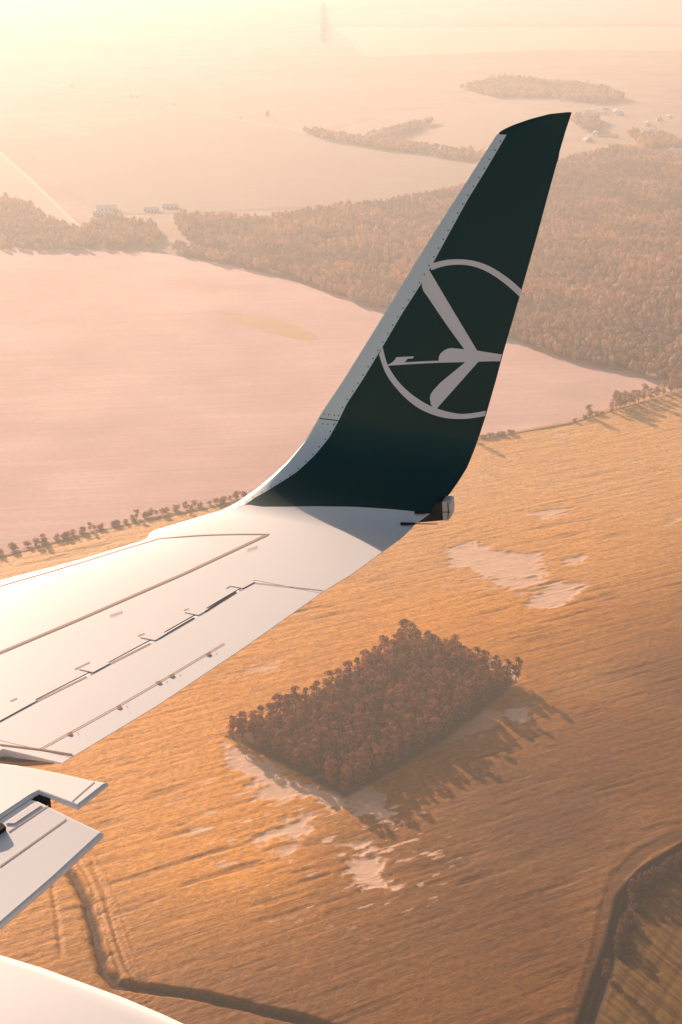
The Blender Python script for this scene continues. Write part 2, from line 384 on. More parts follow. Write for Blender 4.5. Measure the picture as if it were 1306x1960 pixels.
        attr(me, 'soil', soil.ravel()[used]); attr(me, 'tone', tone.ravel()[used]); attr(me, 'pale', pale.ravel()[used]); attr(me, 'dark', np.maximum(dark, floor*.85).ravel()[used])
        out.append(me)
    return out
m1, m2 = build_crop()
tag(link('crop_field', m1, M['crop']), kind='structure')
g = NG('stubble_rows'); p = g.pos((.5, .02, 1), rad(-32)); stn = g.noise(p, .7, 3, .6); fine = g.noise(g.pos(), .5, 4, .7)
c = g.mix(g.ramp(stn, [(.4, 0.0), (.58, 1.0)]), (.09, .040, .010), (.20, .10, .014)); c = g.mix(g.math('MULTIPLY', fine, .4), c, (.12, .07, .03))
c = g.mix(g.at('dark'), c, (.045, .03, .018))
tag(link('stubble_field', m2, g.pbr(c, .95, .1, g.bump(fine, .5, .8))), kind='structure')

# ------------------------------------------------------------------ trees
def leaf_quads(rs, centers, radii, per, size):
    vs = []
    for c, r in zip(centers, radii):
        d = rs.normal(size=(per, 3)); d /= np.linalg.norm(d, axis=1)[:, None]; d[:, 2] = np.abs(d[:, 2])*1.15-.35
        p = c+d*r*rs.uniform(.75, 1.08, (per, 1))*np.array([1, 1, .85])
        nn = d+rs.normal(size=(per, 3))*.32; nn /= np.linalg.norm(nn, axis=1)[:, None]
        t = np.cross(nn, rs.normal(size=(per, 3))); t /= np.linalg.norm(t, axis=1)[:, None]; b = np.cross(nn, t)
        s = rs.uniform(.6, 1.25, (per, 1))*size
        vs.append(np.stack([p-t*s, p-b*s*.7, p+t*s, p+b*s*.7], 1))
    v = np.concatenate(vs).reshape(-1, 3); return v, np.arange(len(v)).reshape(-1, 4)
def crown_mesh(name, seed, height, width, base, n=16, per=34, size=.5):
    rs = np.random.RandomState(seed); cs, rr = [], []
    hh = (height-base)/2; mid = base+hh
    for i in range(n):
        t = rs.uniform(-1, 1); ang = rs.uniform(0, 2*math.pi); k = math.sqrt(max(0.05, 1-abs(t)**2.2))
        rad_ = k*(width/2)*rs.uniform(.25, .72)
        cs.append(np.array([rad_*math.cos(ang), rad_*math.sin(ang), mid+t*hh*.8])); rr.append(width*rs.uniform(.14, .26))
    cs.append(np.array([width*.08, -width*.05, height-width*.24])); rr.append(width*.22); cs.append(np.array([0, 0, mid])); rr.append(width*.33)
    v, f = leaf_quads(rs, cs, rr, per, size); return mesh_np(name, v, f, False)
def tube(segs, n=6):
    v, f = [], []
    for (p0, r0, p1, r1) in segs:
        p0, p1 = np.array(p0, float), np.array(p1, float); d = p1-p0; d /= np.linalg.norm(d)
        a = np.cross(d, [1, 0, 0] if abs(d[0]) < .8 else [0, 1, 0]); a /= np.linalg.norm(a); b = np.cross(d, a); k = len(v)
        for p, r in ((p0, r0), (p1, r1)):
            for i in range(n): v.append(p+r*(math.cos(2*math.pi*i/n)*a+math.sin(2*math.pi*i/n)*b))
        f += [(k+i, k+(i+1) % n, k+n+(i+1) % n, k+n+i) for i in range(n)]
    return np.array(v), np.array(f)
def trunk_mesh(name, seed, height, width, base):
    rs = np.random.RandomState(seed); r = height*.018
    segs = [((0, 0, -.6), r*1.5, (0, 0, base), r), ((0, 0, base), r, (.2, .1, height*.8), r*.35)]
    for i in range(5):
        a = i*1.26+rs.uniform(0, .6); z = base+(height-base)*rs.uniform(0, .45); L = width*rs.uniform(.25, .38)
        segs.append(((0, 0, z), r*.6, (L*math.cos(a), L*math.sin(a), z+L*.9), r*.15))
    v, f = tube(segs); return mesh_np(name, v, f, True)
PROTO = {}
def proto(kind, seeds, height, width, base, **kw):
    PROTO[kind] = [(crown_mesh('crown', s, height, width, base, **kw), trunk_mesh('trunk', s, height, width, base)) for s in seeds]
proto('copse', range(1, 8), 18, 10.2, 2.0, n=18, per=40, size=.55)
proto('tall', range(11, 16), 18, 12.5, 1.2, n=26, per=42, size=.55)
proto('bush', range(21, 26), 5.0, 8.5, .1, n=14, per=30, size=.42)
proto('far', range(31, 36), 12, 10, 1.5, n=10, per=26, size=.8)
MATSET = set()
def tree(kind, i, x, y, s, rz, leaf, name, label, cat, group, z=0.0, sz=1.0):
    cm, tm = PROTO[kind][i % len(PROTO[kind])]
    key = (kind, i % len(PROTO[kind]), leaf)
    if key not in PROTO:
        c2 = cm.copy(); c2.materials.clear(); c2.materials.append(M[leaf]); t2 = tm.copy(); t2.materials.clear(); t2.materials.append(M['bark'])
        PROTO[key] = (c2, t2)
    cm, tm = PROTO[key]
    r = bpy.data.objects.new(name, None); COL.objects.link(r); r.empty_display_size = .5
    r.location = (x, y, z); r.rotation_euler = (0, 0, rz); r.scale = (s, s, s*sz); tag(r, label, cat, group)
    for nm, me in (('crown', cm), ('trunk', tm)):
        o = bpy.data.objects.new(nm, me); COL.objects.link(o); o.parent = r
    return r

rnd = random.Random(7)
# the square wood: about 260 trees, each its own object
def copse():
    pts = []
    cx = sum(p[0] for p in COPSE)/len(COPSE); cy = sum(p[1] for p in COPSE)/len(COPSE)
    tries = 0; rmin = 8.8
    while len(pts) < 258 and tries < 60000:
        tries += 1
        if tries % 9000 == 0: rmin *= .92
        x = rnd.uniform(-90, 135); y = rnd.uniform(825, 1095)
        if sdf(np.array([x]), np.array([y]), COPSE)[0] < .8+4.0*float(vnoise(np.array([x/11]), np.array([y/11]), 3)[0]): continue
        if any((x-a)**2+(y-b)**2 < rmin**2 for a, b in pts): continue
        pts.append((x, y))
    return pts
cp = copse()
corner = {}
for nm, c in (('left', CL), ('far', CT), ('right', CR), ('near', CB)):
    corner[min(range(len(cp)), key=lambda i: (cp[i][0]-c[0])**2+(cp[i][1]-c[1])**2)] = nm
CORNER_LABEL = {'left': 'dark tree standing at the left corner of the square wood', 'far': 'tall tree at the far corner of the square wood, its topmost crown',
                'right': 'dark tree at the right corner of the square wood, beside a white bare patch', 'near': 'dark tree at the nearest corner of the square wood above pink soil'}
SIDES = [(pdist, [CL, COPSE[7], CB], 'brown tree on the near left edge of the square wood beside bare soil'),
         (pdist, [CB, COPSE[5], CR], 'dark tree on the shaded right edge of the square wood, beside its long shadow'),
         (pdist, [CL, COPSE[1], CT], 'brown tree on the far left edge of the square wood, against golden crop'),
         (pdist, [CT, COPSE[3], CR], 'brown tree on the far right edge of the square wood, against golden crop')]
for i, (x, y) in enumerate(cp):
    X1, Y1 = np.array([x]), np.array([y]); ds = [pdist(X1, Y1, l)[0] for _, l, _ in SIDES]
    k = int(np.argmin(ds)); sz = 1.0
    if i in corner: lab, grp = CORNER_LABEL[corner[i]], 'trees of the square wood'
    elif ds[k] < 7.5: lab = SIDES[k][2]; grp = 'trees along the '+['near left', 'shaded right', 'far left', 'far right'][k]+' edge of the square wood'
    else: lab, grp = 'round brown tree crown inside the dense square wood, touching its neighbours', 'trees inside the square wood'
    s = rnd.uniform(.86, 1.14)*(1.15 if corner.get(i) == 'far' else 1)
    tree('copse', i, x, y, s, rnd.uniform(0, 6.28), 'leaf', 'tree', lab, 'tree', grp, 0, rnd.uniform(.9, 1.15))

def along(line, n, jit, px=True):
    L = gpoly(line) if px else line; seg = [(Vector(a), Vector(b)) for a, b in zip(L[:-1], L[1:])]; tot = sum((b-a).length for a, b in seg); out = []
    for i in range(n):
        t = (i+rnd.uniform(.2, .8))/n*tot
        for a, b in seg:
            l = (b-a).length
            if t <= l: q = a.lerp(b, t/l); break
            t -= l
        out.append((q.x+rnd.uniform(-jit, jit), q.y+rnd.uniform(-jit, jit)))
    return out
# hedge trees to the right beyond the crop
for i, (px, py, s) in enumerate([(1284, 752, 1.25), (1296, 748, 1.1), (1270, 756, .8), (1258, 762, .8), (1246, 765, .85), (1232, 768, 1.0), (1222, 770, .8),
                                 (1212, 774, 1.05), (1204, 776, .8), (1196, 779, .95), (1187, 781, 1.0), (1179, 784, 1.1), (1170, 789, .7), (1152, 795, .5), (1142, 796, .6),
                                 (1128, 800, .95), (1120, 802, .6), (1100, 809, .5), (1304, 742, 1.0), (1320, 740, 1.1)]):
    x, y = gp(px, py)
    lab = {0: 'large round pale golden tree at the right end of the hedgerow', 15: 'lone small golden tree left of the denser hedgerow trees, casting a long shadow',
           17: 'smallest leftmost bush of the right hedgerow, at the corner of the pink field'}.get(i, 'hazy golden brown tree in the right hedgerow casting a long shadow on crop')
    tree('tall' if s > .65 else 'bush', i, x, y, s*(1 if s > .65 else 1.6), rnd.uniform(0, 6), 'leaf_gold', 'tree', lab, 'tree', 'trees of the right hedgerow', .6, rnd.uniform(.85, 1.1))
for i, (x, y) in enumerate(along([(918, 842), (950, 836), (985, 832)], 9, 1.5)):
    tree('bush', i, x, y, rnd.uniform(.6, 1.0), rnd.uniform(0, 6), 'leaf_gold', 'bush', 'low hazy bush right of the winglet at the edge of the pink field', 'bush', 'low bushes right of the winglet', .8)
x, y = gp(908, 846); tree('tall', 2, x, y, .95, 1.0, 'leaf_gold', 'tree', 'tree mostly hidden behind the dark winglet, its shadow falling on the crop', 'tree', 'trees of the right hedgerow', .6)
for i, (x, y) in enumerate(along([(-60, 1080), (0, 1062), (140, 1026), (280, 992), (430, 961), (560, 930)], 66, 3.5)):
    big = i % 10 == 3
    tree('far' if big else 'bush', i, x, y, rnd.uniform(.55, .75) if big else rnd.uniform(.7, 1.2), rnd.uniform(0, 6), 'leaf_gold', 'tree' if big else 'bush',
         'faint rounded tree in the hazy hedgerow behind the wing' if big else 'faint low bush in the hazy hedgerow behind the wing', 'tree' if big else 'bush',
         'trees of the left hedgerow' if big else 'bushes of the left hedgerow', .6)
# ditch-side bushes bottom right
dr = along([(1370, 1590), (1306, 1640), (1240, 1682), (1204, 1724), (1188, 1800), (1176, 1838)], 74, 2.8)
for i, (x, y) in enumerate(dr):
    upper = y > 725
    tree('bush', i, x+rnd.uniform(0, 4), y+rnd.uniform(-3, 1), rnd.uniform(.55, 1.0), rnd.uniform(0, 6), 'leaf_dark', 'bush',
         'dark reddish bush in the dense thicket at the right frame edge' if upper else 'small dark bush lining the dark ditch above the lone round tree', 'bush',
         'thicket bushes at the right edge' if upper else 'bushes lining the dark ditch', -1.2, rnd.uniform(.9, 1.4))
for px, py, s, lab in ((1163, 1874, .72, 'lone round tree at the dark ditch casting one long narrow shadow'), (1184, 1812, .60, 'taller tree in the ditch row casting a wide shadow, above the lone round tree'), (1190, 1800, .55, 'slim tree in the ditch row just above the taller one')):
    x, y = gp(px, py); tree('tall', int(s*100), x, y, s, 1.0, 'leaf_dark', 'tree', lab, 'tree', None, -.5)
for i, (px, py, s) in enumerate([(1210, 1712, .62), (1222, 1705, .7), (1238, 1696, .62), (1252, 1690, .72), (1268, 1682, .66), (1284, 1672, .72), (1302, 1660, .7), (1318, 1650, .74)]):
    x, y = gp(px, py); tree('tall', i, x, y, s, i, 'leaf_dark', 'tree', 'dark tree rising out of the thicket at the right frame edge', 'tree', 'trees in the thicket', -1.0)
# far road-side trees
for i, (px, py, s) in enumerate([(512, 226, 1.6), (252, 190, .9), (140, 168, .8), (136, 168, .7), (334, 204, .7), (460, 228, .6), (262, 190, .7)]):
    x, y = gp(px, py); lab = {0: 'large faint round tree standing alone above the far road', 1: 'faint tree beside the far road, right of the two paired ones', 2: 'faint tree of a pair, far left on the far road'}.get(i, 'tiny faint tree beside the far road')
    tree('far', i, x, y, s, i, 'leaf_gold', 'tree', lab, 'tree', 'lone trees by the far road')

# ------------------------------------------------------------------ far woods (stuff: thousands of trees)
def ico():
    bm = bmesh.new(); bmesh.ops.create_icosphere(bm, subdivisions=2, radius=1); v = np.array([x.co[:] for x in bm.verts]); f = np.array([[q.index for q in p.verts] for p in bm.faces]); bm.free(); return v, f
ICOV, ICOF = ico()
def wood(name, polys, spacing, seed, label, hmin=11, hmax=18):
    rs = np.random.RandomState(seed); P = []
    for poly, z in polys:
        W = gpoly(poly, z); xs = [p[0] for p in W]; ys = [p[1] for p in W]
        gx, gy = np.meshgrid(np.arange(min(xs), max(xs), spacing), np.arange(min(ys), max(ys), spacing))
        gx = gx.ravel()+rs.uniform(-.5, .5, gx.size)*spacing; gy = gy.ravel()+rs.uniform(-.5, .5, gy.size)*spacing
        m = sdf(gx, gy, W) > (fbm(gx/30, gy/30, seed, 2)-.5)*14
        P.append(np.stack([gx[m], gy[m]], 1))
    P = np.concatenate(P); n = len(P)
    clear = fbm(P[:, 0]/60, P[:, 1]/60, seed+3, 3); P = P[(clear < .68) | (rs.rand(n) < .3)]; n = len(P)
    big = fbm(P[:, 0]/90, P[:, 1]/90, seed+5, 3)
    hgt = rs.uniform(hmin, hmax, n)*(.75+.5*big); wd = rs.uniform(2.6, 4.2, n)*(spacing/7.5)
    K = 4; v0 = []
    for k in range(K):
        j = 1+.35*(np.random.RandomState(seed*9+k).rand(len(ICOV), 1)-.5)*2; q = ICOV*j; q[:, 2] = q[:, 2]*(1-.25*np.hypot(q[:, 0], q[:, 1])); v0.append(q)
    v0 = np.array(v0); kk = rs.randint(0, K, n); a = rs.uniform(0, 6.28, n); c, s = np.cos(a)[:, None], np.sin(a)[:, None]
    q = v0[kk]; x = q[:, :, 0]*c-q[:, :, 1]*s; y = q[:, :, 0]*s+q[:, :, 1]*c
    vz = q[:, :, 2]*(hgt*.42)[:, None]+(hgt*.58)[:, None]
    v = np.stack([x*wd[:, None]+P[:, 0:1], y*wd[:, None]+P[:, 1:2], vz], 2).reshape(-1, 3)
    f = (ICOF[None]+(np.arange(n)*len(ICOV))[:, None, None]).reshape(-1, 3)
    me = mesh_np(name, v, f, False)
    t = np.clip(.5*rs.rand(n)+.9*(fbm(P[:, 0]/45, P[:, 1]/45, seed+7, 2)-.25), 0, 1)*(.35+.65*sstep(.30, .48, big)); attr(me, 'tint', np.repeat(t, len(ICOV)))
    print(name, n, 'trees'); o = tag(link(name, me, M['wood']), label, None, None, 'stuff'); return o
FOREST = [(330, 412), (420, 418), (500, 422), (640, 398), (740, 388), (830, 372), (1000, 340), (1080, 308), (1180, 285), (1306, 300), (1500, 290), (1700, 700), (1500, 800),
          (1330, 738), (1100, 685), (980, 648), (860, 618), (740, 590), (650, 566), (590, 538), (520, 505), (420, 478), (350, 450)]
# outline read at ground level near the camera and at crown height behind
wood('forest', [(FOREST, 4)], 7.6, 5, 'hazy golden forest behind the winglet and down to the pink field')
wood('far_woodland', [([(-100, 390), (0, 385), (60, 395), (95, 425), (150, 445), (200, 425), (260, 425), (300, 440), (300, 472), (200, 476), (100, 476), (0, 478), (-100, 478)], 2),
                      ([(330, 470), (420, 488), (500, 505), (560, 525), (520, 522), (420, 502), (340, 486)], 2)], 9.5, 9, 'faint band of trees along the top of the pink field')
wood('far_tree_row', [([(560, 246), (640, 260), (700, 268), (800, 280), (940, 298), (945, 312), (800, 294), (640, 270)], 2), ([(616, 10), (621, 10), (621, 80), (616, 80)], 2)], 11, 21, 'very faint rows of trees by the far road left of the winglet tip')
wood('far_woodland', [([(880, 168), (960, 150), (1050, 160), (1150, 170), (1200, 190), (1150, 198), (1040, 186), (950, 185)], 2), ([(700, 262), (790, 238), (830, 232), (800, 250), (730, 270)], 2),
                      ([(1090, 232), (1140, 225), (1160, 245), (1120, 250)], 2), ([(1200, 255), (1280, 262), (1310, 280), (1230, 285)], 2)], 11, 13, 'very faint scattered woodland near the horizon beside the winglet tip')

# ------------------------------------------------------------------ buildings
gw = NG('plaster'); M['plaster'] = gw.pbr(gw.mix(gw.noise(gw.objpos(), 1.0), (.70, .66, .60), (.80, .77, .72)), .8)
gw = NG('roof_sheet'); M['roof'] = gw.pbr(gw.mix(gw.noise(gw.objpos(), 1.0), (.66, .64, .62), (.8, .78, .76)), .4)
gw = NG('roof_tile'); M['tile'] = gw.pbr(gw.mix(gw.noise(gw.objpos(), 1.0), (.33, .20, .15), (.42, .27, .2)), .8)
gw = NG('window_glass'); M['glass'] = gw.pbr((.05, .06, .07), .1, .5)
def boxv(x0, x1, y0, y1, z0, z1):
    v = [(x, y, z) for z in (z0, z1) for y in (y0, y1) for x in (x0, x1)]
    return v, [(0, 2, 3, 1), (4, 5, 7, 6), (0, 1, 5, 4), (2, 6, 7, 3), (0, 4, 6, 2), (1, 3, 7, 5)]
def house(px, py, L, W, Hh, rz, roofm, name, label, cat, group=None):
    x, y = gp(px, py); r = bpy.data.objects.new(name, None); COL.objects.link(r); r.location = (x, y, -.55); r.rotation_euler = (0, 0, rz); tag(r, label, cat, group)
    rh = W*.28
    v = [(-L/2, -W/2, 0), (L/2, -W/2, 0), (L/2, W/2, 0), (-L/2, W/2, 0), (-L/2, -W/2, Hh), (L/2, -W/2, Hh), (L/2, W/2, Hh), (-L/2, W/2, Hh), (-L/2, 0, Hh+rh), (L/2, 0, Hh+rh)]
    me = bpy.data.meshes.new('wall'); me.from_pydata(v, [], [(0, 1, 5, 4), (2, 3, 7, 6), (1, 2, 6, 9, 5), (3, 0, 4, 8, 7)]); link('wall', me, M['plaster'], r)
    o = .5; t = .25; v, f = [], []
    for s in (-1, 1):
        k = len(v); e = (W/2+o)*s; zz = Hh-rh*o/(W/2)
        v += [(-L/2-o, e, zz+.05), (L/2+o, e, zz+.05), (L/2+o, 0, Hh+rh+.05), (-L/2-o, 0, Hh+rh+.05), (-L/2-o, e, zz+t), (L/2+o, e, zz+t), (L/2+o, 0, Hh+rh+t), (-L/2-o, 0, Hh+rh+t)]
        f += [(k, k+1, k+2, k+3), (k+4, k+7, k+6, k+5), (k, k+4, k+5, k+1), (k+1, k+5, k+6, k+2), (k, k+3, k+7, k+4)]
    me = bpy.data.meshes.new('roof'); me.from_pydata(v, [], f); link('roof', me, M[roofm], r)
    n = max(2, int(L/6))
    for i in range(n):
        cx = -L/2+L*(i+.5)/n; v, f = boxv(cx-.7, cx+.7, -W/2-.06, -W/2+.05, Hh*.35, Hh*.8)
        me = bpy.data.meshes.new('window'); me.from_pydata(v, [], f); link('window', me, M['glass'], r)
    v, f = boxv(L/2-.05, L/2+.07, -1.2, 1.2, .1, min(Hh*.85, 2.6)); me = bpy.data.meshes.new('door'); me.from_pydata(v, [], f); link('door', me, M['tile'], r)
house(205, 402, 34, 15, 5, rad(5), 'roof', 'barn', 'brightest white farm barn beside the far end of the pale road', 'barn')
house(196, 411, 30, 11, 4, rad(8), 'roof', 'barn', 'long low white barn just in front of the brightest white one', 'barn')
house(290, 404, 24, 10, 4, rad(-4), 'roof', 'farmhouse', 'small faint building right of the white barns', 'farmhouse')
house(326, 398, 26, 10, 4, rad(2), 'roof', 'farmhouse', 'faint building farthest right of the white barns, by the forest', 'farmhouse')
house(1296, 297, 34, 18, 9, rad(20), 'roof', 'house', 'large white building at the right frame edge above the forest', 'house')
house(1284, 292, 16, 12, 7, rad(60), 'roof', 'house', 'white building left of the largest one at the right frame edge', 'house')
house(1306, 303, 16, 12, 6, rad(10), 'roof', 'house', 'white building below the largest one at the right frame edge', 'house')
vr = random.Random(4)
for i, (px, py) in enumerate([(1126, 216), (1136, 214), (1147, 217), (1153, 218), (1160, 214), (1180, 216), (1187, 220), (1108, 222), (1140, 258), (1148, 260), (1162, 260), (1122, 270),
                              (1128, 268), (1176, 262), (1236, 311), (1243, 314), (1250, 252), (1215, 300), (1198, 290), (1226, 268), (1240, 240), (1280, 225), (1262, 230)]):
    up = py < 230
    house(px, py, vr.uniform(12, 20), vr.uniform(9, 12), vr.uniform(4, 7), vr.uniform(0, 3.1), 'roof' if vr.random() < .55 else 'tile', 'house',
          'tiny pale village house in the upper row right of the winglet tip' if up else 'tiny pale village house among trees above the right forest', 'house',
          'upper row of village houses' if up else 'village houses above the forest')

# ------------------------------------------------------------------ the wing
PW, YAW, HW = rad(24), rad(18), 3.8
dp = PITCH-PW
HH = np.array([0, math.cos(dp), -math.sin(dp)]); NN = np.array([0, math.sin(dp), math.cos(dp)]); XX = np.array([1., 0, 0])
AA = math.cos(YAW)*XX-math.sin(YAW)*HH       # aft
BB = math.sin(YAW)*XX+math.cos(YAW)*HH       # outboard
r0 = ray(400, 984); t0 = HW/(-r0@NN); ORG = CAMP+r0*t0
RB, PHI = .62, rad(77)
SARC = RB*PHI
def sheet_pt(s):
    s = np.asarray(s, float); ph = np.clip(s/RB, 0, PHI)
    ex = np.maximum(s-SARC, 0)
    b = np.where(s < 0, s, RB*np.sin(ph)+ex*math.cos(PHI)); ww = np.where(s < 0, 0, RB*(1-np.cos(ph))+ex*math.sin(PHI))
    nb, nw = -np.sin(ph), np.cos(ph); return b, ww, nb, nw      # normal points to the upper / inboard side
def local(p):
    q = np.asarray(p)-ORG; return np.array([q@AA, q@BB, q@NN])
def hit(px, py, off=0.0):
    """(u, s) where the sight line meets the wing sheet raised by off"""
    d = ray(px, py); c = local(CAMP); dl = np.array([d@AA, d@BB, d@NN])
    def fn(s):
        b, ww, nb, nw = sheet_pt(s); return (b+off*nb-c[1])*dl[2]-(ww+off*nw-c[2])*dl[1]
    S = np.linspace(-9, 4.2, 2600); v = fn(S); k = np.where(np.sign(v[:-1]) != np.sign(v[1:]))[0]
    if len(k) == 0: raise ValueError((px, py))
    k = k[0]; s = S[k]+(S[k+1]-S[k])*v[k]/(v[k]-v[k+1]); b, ww, nb, nw = sheet_pt(s); b += off*nb; ww += off*nw
    t = (b-c[1])/dl[1] if abs(dl[1]) > abs(dl[2]) else (ww-c[2])/dl[2]
    return float(c[0]+t*dl[0]), float(s)
LE_PX = [(-260, 1192), (0, 1112.5), (141, 1076), (270, 1037), (284, 1030), (286, 1021), (296, 1015.5), (313, 1011), (389, 988), (430, 975), (450, 965.6), (473, 950), (507, 925), (551, 885), (584, 845), (616, 791),
         (657, 730), (695, 669), (735, 604), (780, 530), (826, 455), (860, 402), (895, 347), (925, 300), (952, 258), (957, 252), (966, 246.5), (983, 239), (1014, 228), (1052, 218), (1090, 214.2)]
TE_PX = [(-260, 1720), (0, 1541), (129, 1454), (303, 1349), (472, 1235.7), (621, 1130.6), (672, 1100), (795, 1002), (823, 982), (852, 956), (875, 925), (894, 895), (911, 853), (929, 799), (950, 726), (962, 680),
         (995, 567), (1029, 448), (1050, 370), (1066, 312), (1069.5, 303), (1071, 291), (1083, 250), (1095, 214)]
LEp = np.array([hit(*p) for p in LE_PX]); TEp = np.array([hit(*p) for p in TE_PX])
LEp = np.vstack([[-3.25, -5.0], LEp]); TEp = np.vstack([[-.22, -5.0], TEp])
def mono(a):
    a = a[np.argsort(a[:, 1])]; return a
LEs, TEs = mono(LEp), mono(TEp)
STIP = min(LEs[-1, 1], TEs[-1, 1])-.002
def LE(s): return np.interp(s, LEs[:, 1], LEs[:, 0])
def TE(s): return np.interp(s, TEs[:, 1], TEs[:, 0])
def nf(t): t = np.clip(t, 0, 1); return 5*(.2969*np.sqrt(t)-.126*t-.3516*t**2+.2843*t**3-.1036*t**4)/.5
def thick(s): return np.where(s < 0, .026, np.where(s < SARC, .026-.006*s/SARC, .020))
def up_off(u, s):
    ch = np.maximum(TE(s)-LE(s), .02); return thick(s)*np.maximum(ch, .36)*nf((u-LE(s))/ch)
def low_off(u, s): return -1.2*up_off(u, s)-.004
def P3(u, s, off):
    b, ww, nb, nw = sheet_pt(s); b = b+off*nb; ww = ww+off*nw
    return ORG+np.multiply.outer(np.asarray(u), AA)+np.multiply.outer(b, BB)+np.multiply.outer(ww, NN)
def us(px, py, lift=0.0):
    u, s = hit(px, py)
    for _ in range(3): u, s = hit(px, py, float(up_off(u, s))+lift)
    return u, s
print('wing LE', np.round(LEs, 2).tolist()); print('TE', np.round(TEs, 2).tolist())

def mat_paint(name, c1, c2, rough, coat, dirt=.15):
    g = NG(name); n = g.noise(g.pos((1, 1, 1)), 2.2, 5, .6); n2 = g.noise(g.pos((.8, 5, 1), -YAW), 1.5, 4)
    col = g.mix(g.math('MULTIPLY', g.math('MULTIPLY', n, n2), dirt*4), c1, c2)
    return g.pbr(col, g.math('ADD', rough, g.math('MULTIPLY', n, .12)), .5, None, 0, coat)
M['wingpaint'] = mat_paint('wing_paint', (.88, .86, .84), (.82, .80, .77), .42, .15)
M['flappaint'] = mat_paint('flap_paint', (.90, .88, .86), (.85, .83, .81), .38, .15)
M['navy'] = mat_paint('navy_paint', (.004, .020, .022), (.006, .022, .024), .35, .1)
M['seam'] = NG('seam').pbr((.45, .24, .16), .8); M['sealant'] = NG('sealant').pbr((.52, .38, .29), .8)
M['dark'] = NG('dark_recess').pbr((.035, .022, .018), .8)
gm = NG('bare_metal'); sp = gm.noise(gm.pos(), 60, 3, .7)
M['metal'] = gm.pbr(gm.mix(sp, (.72, .82, .83), (.82, .90, .90)), gm.math('ADD', .27, gm.math('MULTIPLY', gm.noise(gm.pos(), 4, 4), .2)), .5, None, .35)
M['emblem'] = NG('emblem_paint').pbr((.86, .85, .84), .4, .4)
M['rivet'] = NG('rivet').pbr((.06, .05, .05), .5)
M['lamp'] = NG('lamp_cover').pbr((.62, .60, .58), .25, .5)

wing = bpy.data.objects.new('airplane_wing', None); COL.objects.link(wing); wing.location = tuple(ORG)
tag(wing, 'white airliner wing with upturned dark winglet and leading edge on the left', 'airplane wing')
def wl(name, v, f, mat, parent=None, smooth=True):
    """link a mesh given in world coordinates under the wing"""
    if isinstance(f, np.ndarray) and f.ndim == 2: me = mesh_np(name, np.asarray(v)-ORG, f, smooth)
    else:
        me = bpy.data.meshes.new(name); me.from_pydata([tuple(np.asarray(p)-ORG) for p in v], [], [tuple(q) for q in f]); me.update()
        me.polygons.foreach_set('use_smooth', [smooth]*len(me.polygons))
    if smooth: me.set_sharp_from_angle(angle=rad(38))
    return link(name, me, mat, parent or wing)

def loft(S, u0, u1, n=28, lead=True, upo=None, lowo=None, close=(True, True)):
    """closed aerofoil loft; u0,u1 chord limits at every s"""
    upo = upo or up_off; lowo = lowo or low_off
    x = .5*(1-np.cos(np.linspace(0, math.pi, n))) if lead else np.linspace(0, 1, n)
    rings = []
    for s, a, b in zip(S, u0, u1):
        u = a+(b-a)*x; up = P3(u, np.full(n, s), upo(u, np.full(n, s))); lo = P3(u[::-1], np.full(n, s), lowo(u[::-1], np.full(n, s)))
        rings.append(np.concatenate([up, lo]))
    R = np.array(rings); m = 2*n; v = R.reshape(-1, 3); f = []
    for i in range(len(S)-1):
        for j in range(m): f.append((i*m+j, i*m+(j+1) % m, (i+1)*m+(j+1) % m, (i+1)*m+j))
    v = list(v)
    caps = []
    for i, c in ((0, close[0]), (len(S)-1, close[1])):
        if c:
            q = [(i*m+j, i*m+j+1, i*m+m-2-j, i*m+m-1-j) for j in range(n-1)]; caps += [t if i else t[::-1] for t in q]
    return np.array(v), np.array(f+caps)

# pixel lines on the wing, read as (u, s)
HINGE = np.array(sorted([us(*p) for p in [(485, 1115), (457, 1129.6), (389, 1171.5), (303, 1221.6), (202, 1273.6), (172, 1290), (66, 1343), (0, 1379)]], key=lambda q: q[1]))
STRIP = np.array(sorted([us(*p) for p in [(484, 1114), (456, 1127.5), (386, 1168.5), (300, 1217.5), (200, 1271), (168, 1287.5), (63, 1341), (0, 1374.5)]], key=lambda q: q[1]))
def hin(s): return np.interp(s, HINGE[:, 1], HINGE[:, 0], left=None)+np.where(s < HINGE[0, 1], (s-HINGE[0, 1])*(HINGE[1, 0]-HINGE[0, 0])/(HINGE[1, 1]-HINGE[0, 1]), 0)
def stp(s): return np.interp(s, STRIP[:, 1], STRIP[:, 0])+np.where(s < STRIP[0, 1], (s-STRIP[0, 1])*(STRIP[1, 0]-STRIP[0, 0])/(STRIP[1, 1]-STRIP[0, 1]), 0)
s_out = .5*(us(485, 1115)[1]+us(618, 1130)[1]); s_in = .5*(us(0, 1425)[1]+us(139, 1444)[1]); s_end = .5*(us(38, 1449)[1]+us(127, 1454)[1])
print('aileron s', s_out, s_in, s_end, [us(485, 1115), us(618, 1130), us(0, 1425), us(139, 1444), us(0, 1446), us(127, 1454)])
S_MIN = float(max(LEs[0, 1], TEs[0, 1]))
gap = .006
pieces = []
for Sx, fn, cl in ((np.linspace(-4.9, s_end, 14), lambda q: .12+(q-s_end)*.30, (True, True)), (np.linspace(s_end, s_in, 4), TE, (True, True)), (np.linspace(s_in, s_out, 40), stp, (True, True)), (np.linspace(s_out, 0, 24), TE, (True, False))):
    pieces.append(loft(Sx, LE(Sx), np.array([float(fn(q)) for q in Sx]), 28, True, None, None, cl))
k = 0; VV, FF = [], []
for v, f in pieces: VV.append(v); FF.append(f+k); k += len(v)
wl('wing_skin', np.concatenate(VV), np.concatenate(FF), M['wingpaint'])
